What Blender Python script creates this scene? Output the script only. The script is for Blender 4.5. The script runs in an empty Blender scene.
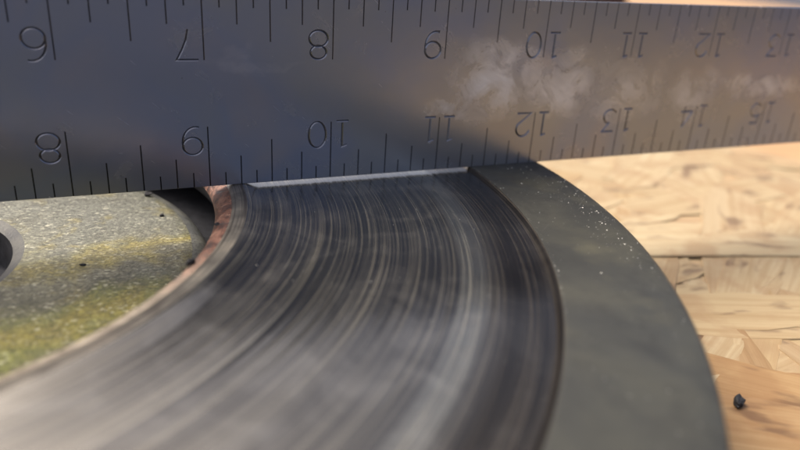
import bpy, bmesh, math, random
from mathutils import Vector, Matrix, noise as mnoise

random.seed(11)
IN = 0.0254
CX, CY = 6.4766, 0.0383          # disc axis in rule inches
def W(x, y, z):                   # rule inches (x = reading, y = away from lens, z above disc face) -> metres
    return Vector(((x - CX) * IN, (y - CY) * IN, (z + 1.0) * IN))

sc = bpy.context.scene
col = sc.collection

# ------------------------------------------------------------------ camera
cd = bpy.data.cameras.new('camera')
cam = bpy.data.objects.new('camera', cd); col.objects.link(cam)
w = Vector((0.40888295, -0.39896093, -0.01945146))
Rw = Matrix.Rotation(w.length, 3, w.normalized()) @ Matrix(((1, 0, 0), (0, 0, -1), (0, 1, 0)))
right, down, fwd = Vector(Rw[0]), Vector(Rw[1]), Vector(Rw[2])
M = Matrix((right, -down, -fwd)).transposed().to_4x4()
M.translation = W(8.32568, -5.31253, 1.94959)
cam.matrix_world = M
cd.sensor_width = 36.0
cd.lens = 681.775 / 800 * 36.0
cd.clip_start = 0.002; cd.clip_end = 400.0
cd.dof.use_dof = True
cd.dof.focus_distance = 5.4 * IN
cd.dof.aperture_fstop = 11.0
sc.camera = cam

# ------------------------------------------------------------------ light
SUN_AZ, SUN_EL = math.radians(-46), math.radians(57)     # azimuth from +Y, towards +X
world = bpy.data.worlds.new('World'); sc.world = world; world.use_nodes = True
wn = world.node_tree; wn.nodes.clear()
sky = wn.nodes.new('ShaderNodeTexSky'); sky.sky_type = 'NISHITA'; sky.sun_disc = False
sky.sun_elevation = SUN_EL; sky.sun_rotation = SUN_AZ
sky.air_density = 0.6; sky.dust_density = 9.0; sky.ozone_density = 0.6
bg = wn.nodes.new('ShaderNodeBackground'); bg.inputs['Strength'].default_value = 0.15
wo = wn.nodes.new('ShaderNodeOutputWorld')
wn.links.new(sky.outputs[0], bg.inputs[0]); wn.links.new(bg.outputs[0], wo.inputs[0])
sl = bpy.data.lights.new('sun', 'SUN'); sl.energy = 1.5; sl.angle = math.radians(40.0); sl.color = (1, 0.95, 0.87)
so = bpy.data.objects.new('sun', sl); col.objects.link(so)
sdir = Vector((math.sin(SUN_AZ) * math.cos(SUN_EL), math.cos(SUN_AZ) * math.cos(SUN_EL), math.sin(SUN_EL)))
so.rotation_euler = sdir.to_track_quat('Z', 'Y').to_euler(); so.location = sdir * 3
sc.view_settings.view_transform = 'Standard'; sc.view_settings.look = 'None'
sc.view_settings.exposure = 0.75; sc.view_settings.gamma = 1.0; sc.view_settings.use_curve_mapping = False

# ------------------------------------------------------------------ helpers
def obj(name, me, mat=None, parent=None):
    o = bpy.data.objects.new(name, me); col.objects.link(o)
    if mat is not None and me is not None and not me.materials: me.materials.append(mat)
    if parent is not None: o.parent = parent
    return o
def tag(o, label=None, cat=None, group=None, kind=None):
    if label: o['label'] = label
    if cat: o['category'] = cat
    if group: o['group'] = group
    if kind: o['kind'] = kind
    return o
def pydata(name, v, f, smooth=False):
    me = bpy.data.meshes.new(name); me.from_pydata([tuple(a) for a in v], [], f); me.update()
    if smooth:
        for p in me.polygons: p.use_smooth = True
    return me

class Mat:
    """small node-building wrapper"""
    def __init__(s, name):
        s.m = bpy.data.materials.new(name); s.m.use_nodes = True
        s.t = s.m.node_tree; s.t.nodes.clear()
        s.out = s.n('ShaderNodeOutputMaterial'); s.b = s.n('ShaderNodeBsdfPrincipled')
        s.t.links.new(s.b.outputs[0], s.out.inputs[0])
    def n(s, t, **k):
        a = s.t.nodes.new(t)
        for q, v in k.items(): setattr(a, q, v)
        return a
    def put(s, v, sock):
        if isinstance(v, bpy.types.NodeSocket): s.t.links.new(v, sock)
        else: sock.default_value = v
    def set(s, **k):
        for q, v in k.items(): s.put(v, s.b.inputs[q.replace('_', ' ')])
    def inch(s):                                   # object coordinates in inches
        tc = s.n('ShaderNodeTexCoord'); a = s.n('ShaderNodeVectorMath', operation='SCALE')
        s.put(tc.outputs['Object'], a.inputs[0]); a.inputs['Scale'].default_value = 1 / IN
        return a.outputs[0]
    def vmul(s, v, k):
        a = s.n('ShaderNodeVectorMath', operation='MULTIPLY'); s.put(v, a.inputs[0]); a.inputs[1].default_value = k
        return a.outputs[0]
    def vadd(s, v, u):
        a = s.n('ShaderNodeVectorMath', operation='ADD'); s.put(v, a.inputs[0]); s.put(u, a.inputs[1])
        return a.outputs[0]
    def rotz(s, v, ang):
        a = s.n('ShaderNodeVectorRotate', rotation_type='Z_AXIS'); s.put(v, a.inputs['Vector']); a.inputs['Angle'].default_value = ang
        return a.outputs[0]
    def math(s, op, a, b=0.0, c=0.0):
        x = s.n('ShaderNodeMath', operation=op); s.put(a, x.inputs[0]); s.put(b, x.inputs[1]); s.put(c, x.inputs[2])
        return x.outputs[0]
    def noise(s, v, scale=1.0, detail=4.0, rough=0.55, dist=0.0):
        a = s.n('ShaderNodeTexNoise'); s.put(v, a.inputs['Vector'])
        a.inputs['Scale'].default_value = scale; a.inputs['Detail'].default_value = detail
        a.inputs['Roughness'].default_value = rough; a.inputs['Distortion'].default_value = dist
        return a.outputs[0]
    def voro(s, v, scale, out=0, feature='F1'):
        a = s.n('ShaderNodeTexVoronoi', feature=feature); s.put(v, a.inputs['Vector']); a.inputs['Scale'].default_value = scale
        return a.outputs[out]
    def ramp(s, v, stops, interp='LINEAR'):
        a = s.n('ShaderNodeValToRGB'); a.color_ramp.interpolation = interp; s.put(v, a.inputs[0])
        e = a.color_ramp.elements
        while len(e) < len(stops): e.new(0.5)
        for k, (p, c) in enumerate(stops):
            e[k].position = p
        for k, (p, c) in enumerate(stops):
            e[k].color = (c, c, c, 1) if isinstance(c, (int, float)) else (*c, 1)
        return a.outputs[0]
    def maprange(s, v, a, b, c=0.0, d=1.0):
        x = s.n('ShaderNodeMapRange'); s.put(v, x.inputs[0])
        for i, q in enumerate((a, b, c, d)): x.inputs[i + 1].default_value = q
        return x.outputs[0]
    def mix(s, f, a, b, mode='MIX'):
        x = s.n('ShaderNodeMix', data_type='RGBA', blend_type=mode)
        s.put(f, x.inputs[0])
        for v, k in ((a, 6), (b, 7)):
            s.put((*v, 1) if isinstance(v, tuple) and len(v) == 3 else v, x.inputs[k])
        return x.outputs[2]
    def bump(s, h, dist, strength=1.0, prev=None):
        x = s.n('ShaderNodeBump'); s.put(h, x.inputs['Height']); x.inputs['Distance'].default_value = dist
        x.inputs['Strength'].default_value = strength
        if prev is not None: s.put(prev, x.inputs['Normal'])
        return x.outputs[0]
    def sep(s, v):
        x = s.n('ShaderNodeSeparateXYZ'); s.put(v, x.inputs[0]); return x.outputs
    def comb(s, a, b, c):
        x = s.n('ShaderNodeCombineXYZ'); s.put(a, x.inputs[0]); s.put(b, x.inputs[1]); s.put(c, x.inputs[2]); return x.outputs[0]
    def radial(s):
        """radius in inches, and a vector that varies fast across and slowly along the turning marks"""
        v = s.inch(); x, y, z = s.sep(v)
        r = s.math('SQRT', s.math('ADD', s.math('MULTIPLY', x, x), s.math('MULTIPLY', y, y)))
        return v, r, s.math('DIVIDE', x, r), s.math('DIVIDE', y, r)

# ------------------------------------------------------------------ materials
def mat_friction():
    m = Mat('worn_cast_iron'); v, r, c, s_ = m.radial()
    def streak(kr, ka, det=3.0):
        return m.noise(m.comb(m.math('MULTIPLY', c, ka), m.math('MULTIPLY', s_, ka), m.math('MULTIPLY', r, kr)), 1.0, det, 0.6)
    s1, s2, s3 = streak(12, 0.7, 2.0), streak(52, 0.9, 3.0), streak(125, 2.2, 2.0)
    t = m.math('MULTIPLY_ADD', s1, 0.16, m.math('MULTIPLY_ADD', s2, 0.42, m.math('MULTIPLY', s3, 0.42)))
    base = m.ramp(t, [(0.40, (0.19, 0.186, 0.175)), (0.475, (0.28, 0.275, 0.258)), (0.53, (0.38, 0.374, 0.345)), (0.60, (0.60, 0.59, 0.53))])
    rr = m.maprange(r, 2.6, 5.0)
    def P(q): return (q - 2.6) / 2.4
    band = m.ramp(rr, [(0.0, 0.8), (P(2.80), 0.66), (P(2.95), 0.42), (P(3.15), 0.60), (P(3.32), 0.60), (P(3.36), 0.36), (P(3.46), 0.62), (P(3.54), 0.36), (P(3.66), 0.60), (P(3.8), 0.48), (P(3.95), 0.40),
                        (P(4.1), 0.48), (P(4.20), 0.34), (P(4.26), 0.32), (P(4.29), 0.92), (P(4.42), 0.95), (P(4.47), 0.30), (P(4.6), 0.18), (P(4.75), 0.13), (P(4.85), 0.18), (P(4.885), 0.40)])
    base = m.mix(1.0, base, m.mix(0.08, band, (0.55, 0.55, 0.55)), 'MULTIPLY')
    base = m.mix(1.0, base, (0.56, 0.515, 0.415), 'MULTIPLY')
    base = m.mix(m.maprange(r, 4.45, 4.6, 0, 1), base, m.mix(1.0, base, (1.08, 0.95, 0.86), 'MULTIPLY'))
    pale = m.ramp(rr, [(P(4.26), 0.0), (P(4.30), 1.0), (P(4.41), 1.0), (P(4.46), 0.0)])
    base = m.mix(m.math('MULTIPLY', pale, m.maprange(m.noise(v, 16, 5, 0.65), 0.35, 0.65, 0.25, 0.75)), base, (0.20, 0.20, 0.165))
    smear = m.noise(m.rotz(v, 0.5), 2.2, 6, 0.65, 0.8)
    film = m.math('MULTIPLY', m.maprange(smear, 0.46, 0.70, 0.0, 0.30), m.maprange(r, 4.4, 4.55, 1.0, 0.35))
    base = m.mix(film, base, (0.26, 0.25, 0.22))
    # sparse pale dust
    d = m.voro(v, 13.0); sp = m.math('LESS_THAN', d, m.maprange(m.noise(v, 9, 2), 0.52, 0.75, 0.0, 0.11))
    base = m.mix(m.math('MULTIPLY', sp, 0.35), base, (0.5, 0.49, 0.45))
    m.set(Base_Color=base, Metallic=m.math('SUBTRACT', m.maprange(t, 0.48, 0.60, 0.92, 0.62), m.math('MULTIPLY', film, 0.5)),
          Roughness=m.maprange(s2, 0.3, 0.7, 0.20, 0.30), Anisotropic=0.75, Anisotropic_Rotation=0.25, Coat_Weight=m.maprange(r, 4.42, 4.60, 1.0, 0.35), Coat_Roughness=0.16, Coat_IOR=1.62)
    tg = m.n('ShaderNodeTangent', direction_type='RADIAL', axis='Z'); m.put(tg.outputs[0], m.b.inputs['Tangent'])
    h = m.math('MULTIPLY_ADD', s3, 0.5, m.math('MULTIPLY', s2, 1.0))
    nb = m.bump(h, 0.00012, 0.30)
    nb = m.bump(m.noise(v, 60, 3), 0.00001, 0.15, nb)
    m.set(Normal=nb)
    return m.m
def mat_lip():
    m = Mat('oxidised_cast_iron'); v, r, c, s_ = m.radial()
    n1 = m.noise(v, 0.9, 5, 0.55, 0.5); n2 = m.noise(v, 4.5, 5, 0.6, 0.3)
    base = m.ramp(n1, [(0.36, (0.032, 0.032, 0.029)), (0.5, (0.055, 0.055, 0.045)), (0.64, (0.076, 0.074, 0.055))])
    base = m.mix(m.maprange(n2, 0.48, 0.68, 0, 0.45), base, (0.030, 0.030, 0.027))
    stain = m.noise(m.vadd(v, (3.1, 1.2, 0.0)), 1.7, 3, 0.5)
    base = m.mix(m.maprange(stain, 0.57, 0.68, 0, 0.4), base, (0.15, 0.14, 0.085))
    d = m.voro(v, 16.0); sp = m.math('LESS_THAN', d, m.maprange(m.noise(v, 2.2, 3), 0.50, 0.72, 0.0, 0.16))
    base = m.mix(m.math('MULTIPLY', sp, 0.6), base, (0.42, 0.42, 0.36))
    scr = m.noise(m.vmul(m.rotz(v, -0.7), (2.0, 90.0, 1.0)), 1.0, 2)
    base = m.mix(m.maprange(scr, 0.70, 0.76, 0, 0.35), base, (0.25, 0.25, 0.22))
    m.set(Base_Color=base, Metallic=0.35, Roughness=m.maprange(n2, 0.3, 0.7, 0.30, 0.46))
    nb = m.bump(m.noise(v, 55, 4), 0.00004, 0.35); m.set(Normal=m.bump(n2, 0.0001, 0.25, nb))
    return m.m
def mat_rust():
    m = Mat('rusty_iron'); v = m.inch()
    n1 = m.noise(v, 9, 6, 0.68, 0.5); n2 = m.noise(v, 38, 4, 0.65)
    base = m.ramp(n1, [(0.38, (0.035, 0.022, 0.02)), (0.46, (0.09, 0.040, 0.026)), (0.54, (0.17, 0.078, 0.050)), (0.66, (0.26, 0.15, 0.105))])
    base = m.mix(m.maprange(n2, 0.54, 0.64), base, (0.05, 0.032, 0.03))
    x, y, z = m.sep(v)
    bare = m.maprange(m.math('ADD', y, m.math('MULTIPLY', m.math('SUBTRACT', n1, 0.5), 0.9)), -1.15, -1.8)
    base = m.mix(bare, base, m.ramp(n1, [(0.35, (0.16, 0.13, 0.10)), (0.65, (0.36, 0.31, 0.24))]))
    m.set(Base_Color=base, Metallic=0.15, Roughness=m.maprange(n1, 0.35, 0.65, 0.28, 0.6))
    m.set(Normal=m.bump(n2, 0.0004, 0.8, m.bump(n1, 0.0012, 0.7)))
    return m.m
def mat_chamfer():
    m = Mat('bare_scuffed_iron'); v, r, c, s_ = m.radial()
    n1 = m.noise(v, 3.5, 5, 0.6, 0.4)
    base = m.ramp(n1, [(0.35, (0.13, 0.12, 0.10)), (0.55, (0.27, 0.25, 0.205)), (0.7, (0.42, 0.37, 0.29))])
    k = m.noise(m.comb(m.math('MULTIPLY', c, 2), m.math('MULTIPLY', s_, 2), m.math('MULTIPLY', r, 60)), 1, 3)
    base = m.mix(m.maprange(k, 0.46, 0.60, 0, 0.75), base, (0.055, 0.045, 0.038))
    m.set(Base_Color=base, Metallic=0.7, Roughness=0.32, Normal=m.bump(n1, 0.0002, 0.3, m.bump(m.noise(v, 50, 3), 0.0001, 0.3)))
    return m.m
def mat_edge(k=1.0):
    m = Mat('grey_casting' if k == 1 else 'dark_grey_casting'); v = m.inch()
    n = m.noise(v, 30, 5, 0.7); n1 = m.noise(v, 4, 4)
    base = m.mix(m.maprange(n1, 0.4, 0.65), (0.10 * k, 0.105 * k, 0.10 * k), (0.20 * k, 0.20 * k, 0.165 * k))
    m.set(Base_Color=m.mix(m.maprange(n, 0.5, 0.68, 0, 0.7), base, (0.03, 0.03, 0.03)), Metallic=0.4, Roughness=0.45, Normal=m.bump(n, 0.0004, 0.5))
    return m.m
ME2 = mat_edge(); MBR = mat_edge(0.3)
def mat_dark():
    m = Mat('shaded_casting'); v = m.inch()
    n = m.noise(v, 12, 5)
    m.set(Base_Color=m.ramp(n, [(0.3, (0.008, 0.009, 0.012)), (0.7, (0.022, 0.023, 0.028))]), Metallic=0.0, Roughness=0.8, Specular_IOR_Level=0.25, Normal=m.bump(n, 0.0003, 0.4))  # shade of the groove and bore put into this near-black colour
    return m.m
def mat_hat():
    m = Mat('stained_sparkling_casting'); v = m.inch(); x, y, z = m.sep(v)
    wob = m.noise(v, 1.1, 5, 0.6, 0.7)
    yy = m.math('ADD', y, m.math('MULTIPLY', m.math('SUBTRACT', wob, 0.5), 2.1))
    t = m.maprange(yy, -1.6, 1.2)
    def P(q): return (q + 1.6) / 2.8
    base = m.ramp(t, [(P(-1.5), (0.18, 0.19, 0.05)), (P(-1.1), (0.25, 0.215, 0.05)), (P(-0.85), (0.18, 0.185, 0.06)), (P(-0.6), (0.135, 0.13, 0.085)),
                      (P(-0.38), (0.24, 0.23, 0.15)), (P(-0.14), (0.34, 0.29, 0.085)), (P(0.02), (0.26, 0.25, 0.13)), (P(0.22), (0.20, 0.20, 0.145)), (P(0.8), (0.185, 0.19, 0.15))])
    sp = m.noise(v, 3.2, 5, 0.65, 0.8)
    base = m.mix(m.maprange(sp, 0.54, 0.68, 0, 0.55), base, (0.24, 0.25, 0.19))
    base = m.mix(m.maprange(m.noise(m.vadd(v, (5.0, 2.0, 0.0)), 2.4, 5, 0.65, 0.6), 0.52, 0.66, 0, 0.5), base, (0.10, 0.095, 0.065))
    base = m.mix(m.maprange(m.noise(m.vadd(v, (1.0, 7.0, 0.0)), 3.1, 5, 0.65, 0.9), 0.56, 0.68, 0, 0.5), base, (0.30, 0.25, 0.07))
    wv = m.n('ShaderNodeTexNoise'); m.put(v, wv.inputs['Vector']); wv.inputs['Scale'].default_value = 30.0
    vg = m.vadd(m.vmul(m.rotz(v, 0.15), (0.72, 1.15, 1)), m.vmul(wv.outputs['Color'], (0.03, 0.03, 0.0)))
    cell = m.sep(m.voro(vg, 60, 1))[0]; cell2 = m.sep(m.voro(vg, 120, 1))[1]
    g2 = m.voro(vg, 30, 0); g = m.noise(v, 34, 6, 0.72)
    grain = m.math('MULTIPLY', m.maprange(cell, 0, 1, 0.42, 1.0), m.maprange(cell2, 0, 1, 0.6, 1.2))
    gr = m.comb(grain, grain, grain)
    base = m.mix(1.0, base, gr, 'MULTIPLY')
    base = m.mix(m.maprange(cell, 0.9, 1.0, 0, 0.6), base, (0.45, 0.44, 0.33))
    base = m.mix(m.maprange(g, 0.43, 0.33, 0, 0.6), base, (0.05, 0.05, 0.035))
    m.set(Base_Color=base, Metallic=0.5, Roughness=0.36)
    m.set(Normal=m.bump(cell, 0.0002, 0.25, m.bump(g, 0.0007, 0.5)))
    return m.m
RULE_MID = -(5.02 + 16.0) / 2
def mat_steel():
    m = Mat('brushed_steel'); v = m.inch(); x, y, z = m.sep(v)
    v2 = m.comb(x, z, 0.0)
    n1 = m.noise(v2, 0.75, 3, 0.5, 0.4)
    base = m.ramp(n1, [(0.3, (0.31, 0.305, 0.31)), (0.45, (0.30, 0.305, 0.325)), (0.58, (0.265, 0.285, 0.36)), (0.7, (0.33, 0.31, 0.33))])  # bluish and brownish tints painted in for reflected colours
    n2 = m.noise(v2, 2.8, 5, 0.6, 0.6)
    base = m.mix(m.maprange(n2, 0.58, 0.75, 0, 0.35), base, (0.40, 0.385, 0.36))
    pit = m.math('LESS_THAN', m.voro(v2, 9.0), m.maprange(m.noise(v2, 5, 2), 0.55, 0.75, 0.0, 0.10))
    base = m.mix(m.math('MULTIPLY', pit, 0.5), base, (0.10, 0.09, 0.08))
    scr = m.noise(m.vmul(m.rotz(v2, 0.75), (3, 120, 1)), 1, 2)
    fine = m.noise(v2, 130, 2)
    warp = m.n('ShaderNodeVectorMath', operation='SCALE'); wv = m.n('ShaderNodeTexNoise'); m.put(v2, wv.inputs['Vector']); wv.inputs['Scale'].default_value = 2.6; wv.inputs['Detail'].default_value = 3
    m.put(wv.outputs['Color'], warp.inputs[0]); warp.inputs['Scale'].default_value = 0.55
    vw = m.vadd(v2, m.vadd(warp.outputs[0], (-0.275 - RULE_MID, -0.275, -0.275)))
    film = 0.0  # pale spots: smudges mixed with painted glare of the sunlit board
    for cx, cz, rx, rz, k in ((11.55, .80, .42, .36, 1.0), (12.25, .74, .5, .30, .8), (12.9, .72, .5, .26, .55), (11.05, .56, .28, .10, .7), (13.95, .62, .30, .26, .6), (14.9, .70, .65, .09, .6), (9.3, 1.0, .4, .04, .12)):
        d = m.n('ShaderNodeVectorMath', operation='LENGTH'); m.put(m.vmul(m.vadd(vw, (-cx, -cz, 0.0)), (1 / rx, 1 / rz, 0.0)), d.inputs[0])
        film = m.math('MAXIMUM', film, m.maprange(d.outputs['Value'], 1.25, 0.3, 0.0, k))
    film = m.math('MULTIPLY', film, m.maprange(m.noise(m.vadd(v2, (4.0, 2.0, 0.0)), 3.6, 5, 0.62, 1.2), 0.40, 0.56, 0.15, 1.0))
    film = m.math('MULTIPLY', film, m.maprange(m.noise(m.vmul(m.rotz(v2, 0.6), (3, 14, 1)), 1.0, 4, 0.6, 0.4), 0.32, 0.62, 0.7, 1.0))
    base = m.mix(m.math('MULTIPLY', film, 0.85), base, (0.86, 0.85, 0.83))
    rough = m.math('ADD', m.maprange(n2, 0.35, 0.7, 0.21, 0.29), m.maprange(scr, 0.68, 0.8, 0, 0.04))
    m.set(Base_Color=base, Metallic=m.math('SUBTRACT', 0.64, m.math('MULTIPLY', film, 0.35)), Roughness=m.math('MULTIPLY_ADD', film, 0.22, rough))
    nb = m.bump(fine, 0.00001, 0.5); nb = m.bump(n2, 0.0003, 0.12, nb)
    m.set(Normal=m.bump(scr, 0.000004, 0.2, nb))
    return m.m
def mat_engraving():
    m = Mat('engraved_steel'); m.set(Base_Color=(0.25, 0.25, 0.27, 1), Metallic=1.0, Roughness=0.22); return m.m
def mat_strand(name='wood_strand', tint=(1, 1, 1)):
    m = Mat(name); v = m.inch()
    oi = m.n('ShaderNodeObjectInfo'); rnd = oi.outputs['Random']
    off = m.n('ShaderNodeVectorMath', operation='SCALE'); off.inputs[0].default_value = (13.0, 7.0, 3.0); m.put(rnd, off.inputs['Scale'])
    u = m.vadd(v, off.outputs[0])
    g = m.noise(m.vmul(u, (0.45, 13, 1)), 1.0, 5, 0.65, 0.0); bl = m.noise(u, 1.4, 4, 0.6)
    c0 = m.ramp(rnd, [(0.0, (0.40, 0.305, 0.185)), (0.3, (0.46, 0.365, 0.24)), (0.55, (0.42, 0.31, 0.18)), (0.8, (0.50, 0.415, 0.285)), (1.0, (0.34, 0.225, 0.125))])
    base = m.mix(m.maprange(g, 0.42, 0.66, 0, 0.55), c0, m.mix(1.0, c0, (0.62, 0.50, 0.36), 'MULTIPLY'))
    base = m.mix(m.maprange(bl, 0.50, 0.62, 0, 0.65), base, (0.33, 0.22, 0.125))
    k = m.noise(m.vmul(u, (1.6, 4.5, 1)), 1.0, 3, 0.5); base = m.mix(m.maprange(k, 0.60 if tint[0] == 1 else 0.53, 0.70 if tint[0] == 1 else 0.62, 0, 0.75), base, (0.15, 0.09, 0.055))
    base = m.mix(1.0, base, (0.86 * tint[0], 0.85 * tint[1], 0.76 * tint[2]), 'MULTIPLY')
    m.set(Base_Color=base, Roughness=m.maprange(g, 0.3, 0.7, 0.5, 0.7), Normal=m.bump(g, 0.0004, 0.5))
    return m.m
def mat_osb():
    m = Mat('wood_core'); v = m.inch()
    g = m.noise(m.vmul(m.rotz(v, 0.4), (0.6, 4, 3)), 1.0, 5, 0.6, 0.8)
    m.set(Base_Color=m.ramp(g, [(0.3, (0.26, 0.16, 0.08)), (0.55, (0.40, 0.29, 0.16)), (0.7, (0.46, 0.34, 0.20))]), Roughness=0.65, Normal=m.bump(g, 0.0006, 0.6))
    return m.m
def mat_bench():
    m = Mat('tan_plywood'); v = m.inch()
    g = m.noise(m.vmul(m.rotz(v, 0.3), (0.25, 3.5, 1)), 1.0, 4, 0.55, 0.4)
    m.set(Base_Color=m.ramp(g, [(0.3, (0.37, 0.22, 0.105)), (0.7, (0.46, 0.29, 0.145))]), Roughness=0.6, Normal=m.bump(g, 0.0003, 0.3))
    return m.m
def mat_ground():
    m = Mat('added_dark_ground'); v = m.inch()
    a = m.noise(v, 0.12, 5); b = m.noise(v, 6, 3)
    base = m.mix(m.maprange(b, 0.4, 0.7, 0, 0.5), m.ramp(a, [(0.3, (0.035, 0.04, 0.055)), (0.7, (0.06, 0.062, 0.075))]), (0.09, 0.09, 0.10))
    m.set(Base_Color=base, Roughness=0.85, Normal=m.bump(b, 0.003, 0.5))
    return m.m
def mat_beam():
    m = Mat('dark_timber'); v = m.inch()
    g = m.noise(m.vmul(v, (0.3, 3, 3)), 1, 4)
    m.set(Base_Color=m.ramp(g, [(0.3, (0.045, 0.022, 0.018)), (0.7, (0.10, 0.05, 0.04))]), Roughness=0.6, Normal=m.bump(g, 0.0006, 0.5))
    return m.m
def mat_black():
    m = Mat('black_crumb_grit'); v = m.inch(); n = m.noise(v, 60, 3)
    m.set(Base_Color=(0.012, 0.012, 0.014, 1), Roughness=0.7, Normal=m.bump(n, 0.0003, 0.5)); return m.m
def mat_dust():
    m = Mat('pale_filings'); m.set(Base_Color=(0.55, 0.54, 0.48, 1), Metallic=0.3, Roughness=0.5); return m.m

MF, ML, MR, MC, MD, MH = mat_friction(), mat_lip(), mat_rust(), mat_chamfer(), mat_dark(), mat_hat()
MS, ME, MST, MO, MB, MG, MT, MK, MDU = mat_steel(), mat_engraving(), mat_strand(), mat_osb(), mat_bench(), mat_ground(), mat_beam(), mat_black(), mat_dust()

# ------------------------------------------------------------------ setting: ground, bench
def slab(name, poly, z0, z1, mat, parent=None):      # polygon in rule inches, counter-clockwise
    n = len(poly)
    v = [W(x, y, z0) for x, y in poly] + [W(x, y, z1) for x, y in poly]
    f = [tuple(range(n - 1, -1, -1)), tuple(range(n, 2 * n))] + [(i, (i + 1) % n, n + (i + 1) % n, n + i) for i in range(n)]
    return obj(name, pydata(name, v, f), mat, parent)
gz = -36.0
tag(slab('ground', [(-8000, -8000), (8000, -8000), (8000, 8000), (-8000, 8000)], gz - 4, gz, MG), kind='structure')
tag(slab('bench_top', [(-16, -7.6), (13.2, -7.6), (19.5, -15.5), (60, -15.5), (60, 70), (-16, 70)], -2.6, -1.46, MB), kind='structure')

# ------------------------------------------------------------------ oriented strand board under the disc
board_poly = [(-8, -6.6), (12.8, -6.6), (18.6, -13.8), (24.6, -12.0), (18.9, 1.4), (16.9, 5.8), (11.5, 18), (-8, 10)]
board = tag(slab('strand_board', board_poly, -1.455, -1.03, MO), 'pale strand board lying under the grey brake disc', 'board')
def inside(x, y, poly):
    c = False; j = len(poly) - 1
    for i in range(len(poly)):
        (xi, yi), (xj, yj) = poly[i], poly[j]
        if (yi > y) != (yj > y) and x < (xj - xi) * (y - yi) / (yj - yi) + xi: c = not c
        j = i
    return c
def strand_mesh(k):
    rnd = random.Random(k)
    L, Wd = rnd.uniform(1.6, 3.8), rnd.uniform(0.35, 0.95)
    top = []
    n = 7
    for i in range(n + 1):                       # lower side then ragged end, then upper side
        t = i / n; top.append((-L / 2 + L * t, -Wd / 2 * (1 - 0.25 * rnd.random()) * (0.72 if i in (0, n) else 1)))
    for q in (-0.2, 0.15): top.append((L / 2 + rnd.uniform(-0.1, 0.35), Wd * q))
    for i in range(n, -1, -1):
        t = i / n; top.append((-L / 2 + L * t, Wd / 2 * (1 - 0.25 * rnd.random()) * (0.72 if i in (0, n) else 1)))
    for q in (0.2, -0.15): top.append((-L / 2 - rnd.uniform(-0.1, 0.35), Wd * q))
    m_ = len(top); cup = rnd.uniform(-0.006, 0.012)
    def zt(x, y): return 0.008 + cup * ((2 * y / Wd) ** 2 - 0.5) * 0.4 + 0.004 * mnoise.noise(Vector((x, y * 3, k)))
    v = [(x * IN, y * IN, 0) for x, y in top] + [(x * IN * 0.994, y * IN * 0.975, zt(x, y) * IN) for x, y in top]
    f = [tuple(range(m_, 2 * m_))] + [(i, (i + 1) % m_, m_ + (i + 1) % m_, m_ + i) for i in range(m_)]
    return pydata('strand', v, f)
SM = [strand_mesh(k) for k in range(22)]
spots = []
tries = 0
while len(spots) < 285 and tries < 20000:
    tries += 1
    if len(spots) < 185: x, y = random.uniform(11.0, 19), random.uniform(-4.5, 9)
    else: x, y = random.uniform(10, 24), random.uniform(-13, -3.5)
    if not all(inside(x + a, y + b, board_poly) for a in (-0.7, 0.7) for b in (-0.7, 0.7)): continue
    if math.hypot(x - CX, y - CY) < 4.9: continue
    spots.append((x, y))
for i, (x, y) in enumerate(spots):
    o = obj('strand', SM[i % len(SM)], MST, board)
    a = random.gauss(0.45, 0.55) if random.random() < 0.85 else random.uniform(0, math.pi)
    o.location = W(x, y, -1.03 + 0.0005 + 0.020 * random.random())
    o.rotation_euler = (math.radians(random.uniform(-.35, .35)), math.radians(random.uniform(-.2, .2)), a)
# the lifted chip beside the disc and the strand whose straight edge crosses the board
ang = math.atan2(-0.48, 1.78)
lw = [(-2.6, -.5), (-1.2, -.505), (0, -.495), (1.3, -.503), (2.7, -.5), (2.85, -.1), (2.6, .42), (1.0, .5), (-.8, .46), (-2.5, .5), (-2.75, .1)]
nl = len(lw)
long_me = pydata('strand', [(x * IN, y * IN, 0) for x, y in lw] + [(x * IN, y * .99 * IN, (.022 - .012 * (y + .5)) * IN) for x, y in lw],
                 [tuple(range(nl, 2 * nl))] + [(i, (i + 1) % nl, nl + (i + 1) % nl, nl + i) for i in range(nl)])
o = obj('strand', long_me, MST, board); o.location = W(14.3, -0.14, -1.03 + 0.014); o.rotation_euler = (math.radians(-1.3), 0, ang)
MSB = [mat_strand('brown_wood_strand', (0.84, 0.70, 0.56)), mat_strand('dark_wood_strand', (0.68, 0.55, 0.44))]
for k_, (x, y, a) in enumerate(((12.45, -3.05, -0.55), (13.1, -3.3, 0.5), (13.05, -2.85, -0.75), (12.2, -3.7, 0.2), (12.6, -2.6, -0.42), (12.0, -3.2, 1.0), (12.75, -3.75, -0.2), (12.1, -2.9, 0.35))):
    me = SM[(5 + k_ * 3) % 22].copy(); me.materials.clear(); me.materials.append(MSB[k_ % 2])
    o = obj('strand', me, None, board); o.location = W(x, y, -1.001 - 0.0021 * k_)
    o.rotation_euler = (math.radians(random.uniform(-.7, .7)), 0, a)
    tag(o, 'browner strand than the rest of the board')
o = obj('strand', SM[3], MST, board); o.location = W(13.35, -1.55, -1.0); o.rotation_euler = (math.radians(1.5), math.radians(-.8), -0.35)

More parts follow.
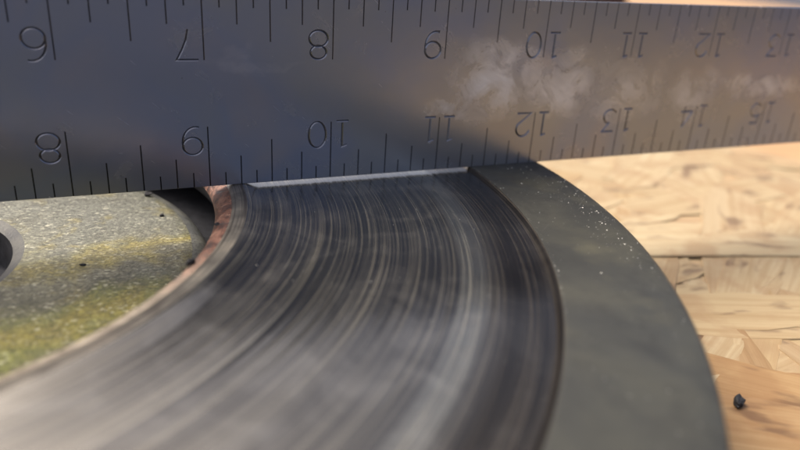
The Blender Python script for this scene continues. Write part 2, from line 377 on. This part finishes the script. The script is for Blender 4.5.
# ------------------------------------------------------------------ brake disc
disc = bpy.data.objects.new('brake_disc', None); col.objects.link(disc)
tag(disc, 'grey brake disc with ringed worn face lying on the board', 'brake disc')
disc.empty_display_size = 0.02
ZD = 1.0 * IN
def lathe(name, prof, mat, seg=360, smooth=True, flip=False):
    """prof: list of (radius, height above the disc face) in inches, running inwards to outwards with the face up"""
    n = len(prof); v = []; f = []
    cs = [(math.cos(2 * math.pi * k / seg), math.sin(2 * math.pi * k / seg)) for k in range(seg)]
    for c, s in cs:
        for r, z in prof: v.append((r * IN * c, r * IN * s, ZD + z * IN))
    for k in range(seg):
        a, b = k * n, ((k + 1) % seg) * n
        for i in range(n - 1):
            f.append((a + i, a + i + 1, b + i + 1, b + i))
    return obj(name, pydata(name, v, f, smooth), mat, disc)
RI, RW0, RW1, RO = 2.653, 2.775, 4.892, 5.643
DIP = 0.026
prof = []
NR = 380
g = random.Random(5); steps = []; h = 0.0
for i in range(NR + 1):
    r = RW0 + (RW1 - RW0) * i / NR
    d = DIP * (lambda q: q * q * (3 - 2 * q))(min(1, (r - RW0) / 0.16)) * (lambda q: q * q * (3 - 2 * q))(min(1, (RW1 - r) / 0.05))
    h = 0.80 * h + g.gauss(0, 0.00022)
    groove = 0
    for (gr, gw, gd) in ((3.345, 0.014, .0016), (3.53, 0.012, .0016), (4.215, 0.02, .0018), (4.475, 0.022, .002), (3.07, .01, .001), (3.9, .01, .001), (4.7, .012, .0012)):
        groove += gd * math.exp(-((r - gr) / gw) ** 2)
    prof.append((r, -d + (h - groove if d > 0.015 else 0)))
lathe('friction_face', prof, MF)
lathe('inner_chamfer', [(RI + 0.004, -0.022), (RI + 0.012, -0.0155), (RI + 0.025, -0.0095), (RI + 0.045, -0.0045), (RI + 0.07, -0.0015), (RI + 0.09, -0.0003), (RW0 - 0.015, 0.0), (RW0, -0.0004)], MC)
lathe('outer_lip', [(RW1, 0.0), (RW1 + 0.004, 0.0008), (RW1 + 0.02, 0.001), (5.2, 0.001), (5.5, 0.001), (RO - 0.03, 0.0005), (RO - 0.008, -0.008), (RO, -0.026)], ML)
lathe('lip_edge', [(RW1 - 0.004, -0.004), (RW1 - 0.001, 0.0004), (RW1 + 0.003, 0.0014), (RW1 + 0.008, 0.0013)], ML)
lathe('outer_edge', [(RO, -0.026), (RO + 0.001, -0.2), (RO, -0.33), (RO - 0.02, -0.345)], ML)
lathe('inner_wall', [(2.53, -0.135), (2.532, -0.112), (2.545, -0.082), (2.572, -0.05), (2.61, -0.034), (2.64, -0.026), (RI + 0.004, -0.022)], MR)
lathe('plate_underside', [(RO - 0.02, -0.345), (2.66, -0.345), (2.60, -0.30), (2.55, -0.18), (2.53, -0.135)], MD, 180)
lathe('lower_plate', [(2.48, -0.625), (2.62, -0.64), (RO - 0.02, -0.655), (RO, -0.675), (RO, -0.97), (RO - 0.02, -0.992), (2.3, -0.992), (2.25, -0.985), (0.62, -0.985), (0.60, -0.84), (1.04, -0.82), (1.05, -0.80), (1.05, -0.78), (1.05, -0.5), (1.05, -0.46)], MD, 180)  # bore shelf added to hide the lit board and keep the hole dark
hat = lathe('hat_face', [(1.135, -0.42), (1.14, -0.419), (1.6, -0.42), (2.0, -0.419), (2.27, -0.42), (2.315, -0.424), (2.345, -0.432)], MH)
lathe('hat_edge', [(2.345, -0.432), (2.385, -0.444), (2.42, -0.462), (2.45, -0.488), (2.47, -0.52), (2.478, -0.555), (2.48, -0.59), (2.48, -0.625)], ME2)
bore = lathe('bore_chamfer', [(1.05, -0.46), (1.075, -0.445), (1.12, -0.424), (1.135, -0.42)], MBR)
# cooling vanes between the two plates
vb = []
for k in range(36):
    a = 2 * math.pi * k / 36
    me_v = []
    for r, t in ((3.25, 0.07), (5.55, 0.11)):
        for sgn in (-1, 1):
            for z in (-0.66, -0.34):
                me_v.append(((r * math.cos(a) - sgn * t * math.sin(a)) * IN, (r * math.sin(a) + sgn * t * math.cos(a)) * IN, ZD + z * IN))
    if k == 0:
        vane_me = pydata('vane', [tuple(q) for q in me_v], [(0, 1, 3, 2), (4, 6, 7, 5), (0, 4, 5, 1), (2, 3, 7, 6)])
    o = obj('vane', vane_me, MD, disc); o.rotation_euler.z = a

# ------------------------------------------------------------------ steel rule standing on edge
TH = 0.04
X0, X1 = 5.02, 16.0
rule = bpy.data.objects.new('steel_rule', None); col.objects.link(rule)
rule.location = W((X0 + X1) / 2, TH / 2, 0)
tag(rule, 'steel rule with engraved upside-down inch numbers standing on edge across the disc', 'ruler')
def cutter_add(V, F, pts, closed, hw=0.0092, d=0.011, e=0.004):
    """V-section groove along pts (x, z) cut into the face y = 0; the solid sticks out e in front of the face"""
    n = len(pts); b0 = len(V); P = [Vector(p) for p in pts]
    ho = hw * (1 + e / d)
    for i in range(n):
        if closed: a, c = P[i - 1], P[(i + 1) % n]
        else: a, c = P[max(i - 1, 0)], P[min(i + 1, n - 1)]
        t1 = (P[i] - a); t2 = (c - P[i])
        if t1.length < 1e-9: t1 = t2
        if t2.length < 1e-9: t2 = t1
        t1.normalize(); t2.normalize(); t = (t1 + t2).normalized()
        nn = Vector((-t.y, t.x)); k = 1 / max(0.45, nn.dot(Vector((-t1.y, t1.x))))
        l = P[i] + nn * ho * k; r = P[i] - nn * ho * k
        V += [(l.x, -e, l.y), (r.x, -e, r.y), (P[i].x, d, P[i].y)]
    m_ = n if closed else n - 1
    for i in range(m_):
        a = b0 + 3 * i; b = b0 + 3 * ((i + 1) % n)
        for q in range(3):
            F.append((a + q, b + q, b + (q + 1) % 3, a + (q + 1) % 3))
    if not closed:
        F.append((b0, b0 + 1, b0 + 2)); z = b0 + 3 * (n - 1); F.append((z + 2, z + 1, z))
def arc(cx, cy, rx, ry, a0, a1, n):
    return [(cx + rx * math.cos(math.radians(a0 + (a1 - a0) * i / n)), cy + ry * math.sin(math.radians(a0 + (a1 - a0) * i / n))) for i in range(n + 1)]
GL = {  # unit glyphs: height 1, width 0.7; each stroke (points, closed, pass)
    '0': [(arc(.35, .5, .33, .5, 0, 345, 23), True, 0)],
    '1': [([(0.02, .93), (.22, 1.0), (.22, 0.06)], False, 0), ([(-.02, 0), (.46, 0)], False, 1)],
    '2': [(arc(.35, .66, .33, .34, 165, -32, 12) + [(.02, 0), (.70, 0)], False, 0)],
    '3': [([(.04, 1), (.66, 1), (.34, .62)] + arc(.33, .31, .35, .31, 75, -150, 14), False, 0)],
    '4': [([(.50, 0), (.50, 1), (0, .26)], False, 0), ([(-.02, .26), (.72, .26)], False, 1)],
    '5': [([(.62, 1), (.12, 1), (.07, .56)] + arc(.34, .33, .34, .33, 125, -150, 16), False, 0)],
    '6': [(arc(.35, .31, .33, .31, 0, 345, 23), True, 0), (arc(.47, .45, .45, .55, 190, 75, 10), False, 1)],
    '7': [([(0, 1), (.70, 1), (.52, .68), (.38, .36), (.30, 0)], False, 0)],
    '8': [(arc(.35, .285, .34, .285, 0, 345, 23), True, 0), (arc(.35, .765, .29, .235, 0, 345, 23), True, 1)],
    '9': [(arc(.35, .69, .33, .31, 0, 345, 23), True, 0), (arc(.23, .55, .45, .55, 10, -105, 10), False, 1)],
}
cut = ([], []), ([], [])
DH, DW = 0.222, 0.222
def numeral(n, xl, zb):                 # xl: the inch line; zb: height of the numeral's foot; turned half round
    s = str(n)
    starts = [xl - 0.040] if len(s) == 1 else [xl + 0.052 + 0.095, xl - 0.040]
    for ch, xs in zip(s, starts):
        for pts, closed, ps in GL[ch]:
            q = [(xs - px * DW, zb - py * DH) for px, py in pts]
            cutter_add(*cut[ps], q, closed, hw=0.0092, d=0.0078)
LEN = {0: 0.495, 4: 0.365, 2: 0.24, 6: 0.24}
for k in range(int(X0 * 8) + 1, 128):
    x = k / 8; L = LEN.get(k % 8, 0.115)
    jit = random.uniform(-.006, .006)
    cutter_add(*cut[0], [(x, -0.03), (x, L + jit)], False, hw=0.0050, d=0.0078)                    # lower scale
    cutter_add(*cut[0], [(x, 1.53), (x, 1.5 - L + jit)], False, hw=0.0050, d=0.0078)               # upper scale, two inches behind
for n in range(6, 16):
    numeral(n, n, 0.492)
    if n - 2 >= 4: numeral(n - 2, n, 1.5 - 0.275)
body_me = bpy.data.meshes.new('blade')
bm = bmesh.new()
v = [bm.verts.new((x, y, z)) for x in (X0, X1) for y in (0, TH) for z in (0, 1.5)]
for f in ((0, 1, 3, 2), (4, 6, 7, 5), (0, 4, 5, 1), (2, 3, 7, 6), (0, 2, 6, 4), (1, 5, 7, 3)): bm.faces.new([v[i] for i in f])
bmesh.ops.bevel(bm, geom=bm.edges[:], offset=0.006, segments=2, affect='EDGES', profile=0.6)
bmesh.ops.recalc_face_normals(bm, faces=bm.faces[:])
bm.to_mesh(body_me); bm.free()
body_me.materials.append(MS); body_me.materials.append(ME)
for V, F in cut:
    cm = pydata('cutter', V, F)
    b2 = bmesh.new(); b2.from_mesh(cm); bmesh.ops.recalc_face_normals(b2, faces=b2.faces[:]); b2.to_mesh(cm); b2.free()
    cm.materials.append(MS); cm.materials.append(ME)
    for p in cm.polygons: p.material_index = 1
    co = bpy.data.objects.new('cutter', cm); col.objects.link(co)
    bo = bpy.data.objects.new('blank', body_me); col.objects.link(bo)
    md = bo.modifiers.new('b', 'BOOLEAN'); md.operation = 'DIFFERENCE'; md.solver = 'EXACT'; md.object = co; md.use_self = True
    md.material_mode = 'INDEX'
    bpy.context.view_layer.update()
    new = bpy.data.meshes.new_from_object(bo.evaluated_get(bpy.context.evaluated_depsgraph_get()))
    bpy.data.objects.remove(bo); bpy.data.objects.remove(co)
    body_me = new
# the groove walls become children of their own, one for each mark
bm = bmesh.new(); bm.from_mesh(body_me)
mid = (X0 + X1) / 2
toM = lambda c: ((c.x - mid) * IN, (c.y - TH / 2) * IN, c.z * IN)
bm.faces.ensure_lookup_table()
seen = set(); islands = []
for f in bm.faces:
    if f.material_index != 1 or f.index in seen: continue
    st = [f]; seen.add(f.index); isl = []
    while st:
        g_ = st.pop(); isl.append(g_)
        for e in g_.edges:
            for h_ in e.link_faces:
                if h_.material_index == 1 and h_.index not in seen: seen.add(h_.index); st.append(h_)
    islands.append(isl)
def from_faces(name, faces, mat):
    idx = {}; V = []; F = []
    for f in faces:
        q = []
        for vv in f.verts:
            if vv.index not in idx: idx[vv.index] = len(V); V.append(toM(vv.co))
            q.append(idx[vv.index])
        F.append(q)
    me = pydata(name, V, F); me.materials.append(mat); return me
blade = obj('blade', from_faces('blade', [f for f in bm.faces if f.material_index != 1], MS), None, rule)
ng = nn_ = 0
for isl in islands:
    xs = [vv.co.x for f in isl for vv in f.verts]
    if max(xs) - min(xs) < 0.035: nm = 'graduation'; ng += 1
    else: nm = 'numeral'; nn_ += 1
    obj(nm, from_faces(nm, isl, ME), None, rule)
bm.free()
print('graduations', ng, 'numerals', nn_)

# ------------------------------------------------------------------ dark timber far behind the rule
b = slab('timber_beam', [(-14, 30), (35.6, 26.8), (36.5, 32.8), (-14, 36)], -1.455, 2.2, MT)
tag(b, 'dark brown timber far behind the steel rule', 'timber')

# ------------------------------------------------------------------ crumbs and filings
def crumb(label, x, y, z, size, seed, stretch=(1.5, 0.9, 0.8), rot=0.0):
    bm = bmesh.new(); bmesh.ops.create_icosphere(bm, subdivisions=3, radius=0.5)
    for vv in bm.verts:
        k = 1 + 0.55 * mnoise.noise(vv.co * 2.3 + Vector((seed, seed * 2.1, 0))) + 0.25 * mnoise.noise(vv.co * 6.5 + Vector((0, seed, seed)))
        vv.co = Vector((vv.co.x * stretch[0], vv.co.y * stretch[1], vv.co.z * stretch[2])) * k * size * IN
    zmin = min(vv.co.z for vv in bm.verts)
    for vv in bm.verts: vv.co.z -= zmin
    me = bpy.data.meshes.new('black_crumb'); bm.to_mesh(me); bm.free()
    o = obj('black_crumb', me, MK); o.location = W(x, y, z) - Vector((0, 0, 0.00005)); o.rotation_euler.z = rot
    tag(o, label, 'crumb', 'black crumbs on the disc and board')
crumb('black crumb lying alone on the pale board right of the disc', 12.26, -2.62, -1.0, 0.075, 1.3, (1.5, 0.95, 0.9), 0.6)
crumb('large black crumb on the rusty inner rim of the disc', 8.69, -1.28, -0.042, 0.05, 2.7, (1.6, 0.8, .8), 0.8)
crumb('small black crumb on the rust, above the large one', 8.945, -0.675, -0.055, 0.028, 3.1)
crumb('black crumb on the sparkling hat face just under the rule', 8.56, 1.02, -0.42, 0.05, 4.4, (1.4, 1, .7))
crumb('tiny black crumb on the hat face beside the dark groove', 8.64, 0.49, -0.42, 0.03, 5.2, (1.3, 1, .7))
crumb('tiny black crumb on the hat face beside the yellow stain', 8.02, -0.33, -0.42, 0.028, 6.0, (1.5, .8, .6))

fv, ff = [], []
rg = random.Random(9)
def filing(r, a, z, s):
    b0 = len(fv); th = rg.uniform(0, 6.28); ln = s * rg.uniform(0.8, 2.6)
    cx, cy = r * math.cos(a), r * math.sin(a)
    dx, dy = math.cos(th) * ln / 2, math.sin(th) * ln / 2; px, py = -math.sin(th) * s / 2, math.cos(th) * s / 2
    for q in ((-dx - px * .4, -dy - py * .4, 0), (dx - px, dy - py, 0), (dx * .7 + px, dy * .7 + py, 0), (rg.uniform(-.2, .2) * dx, rg.uniform(-.2, .2) * dy, s * .6)):
        fv.append(((cx + q[0]) * IN, (cy + q[1]) * IN, ZD + (z + q[2]) * IN))
    ff.extend([(b0, b0 + 1, b0 + 3), (b0 + 1, b0 + 2, b0 + 3), (b0 + 2, b0, b0 + 3)])
for i in range(600):
    k = rg.random()
    if k < 0.14: r, a = rg.gauss(4.905, 0.012), rg.uniform(-0.75, 0.05)
    elif k < 0.62: r, a = RO - abs(rg.gauss(0.05, 0.28)), rg.gauss(-0.22, 0.12)
    elif k < 0.75: r, a = rg.uniform(4.9, 5.6), rg.uniform(-0.9, 0.0)
    else: r, a = rg.uniform(2.9, 4.85), rg.uniform(-0.9, 0.0)
    z = 0.001 if r > 4.895 else -DIP - 0.0005
    if r > RO - 0.03: continue
    filing(r, a, z, rg.choice((0.002, 0.0025, 0.003, 0.003, 0.004, 0.0075)) * (0.6 if r < 4.89 else 1.0))
tag(obj('metal_filings', pydata('metal_filings', fv, ff), MDU), 'pale metal filings sprinkled over the disc face and lip', 'filings', kind='stuff')
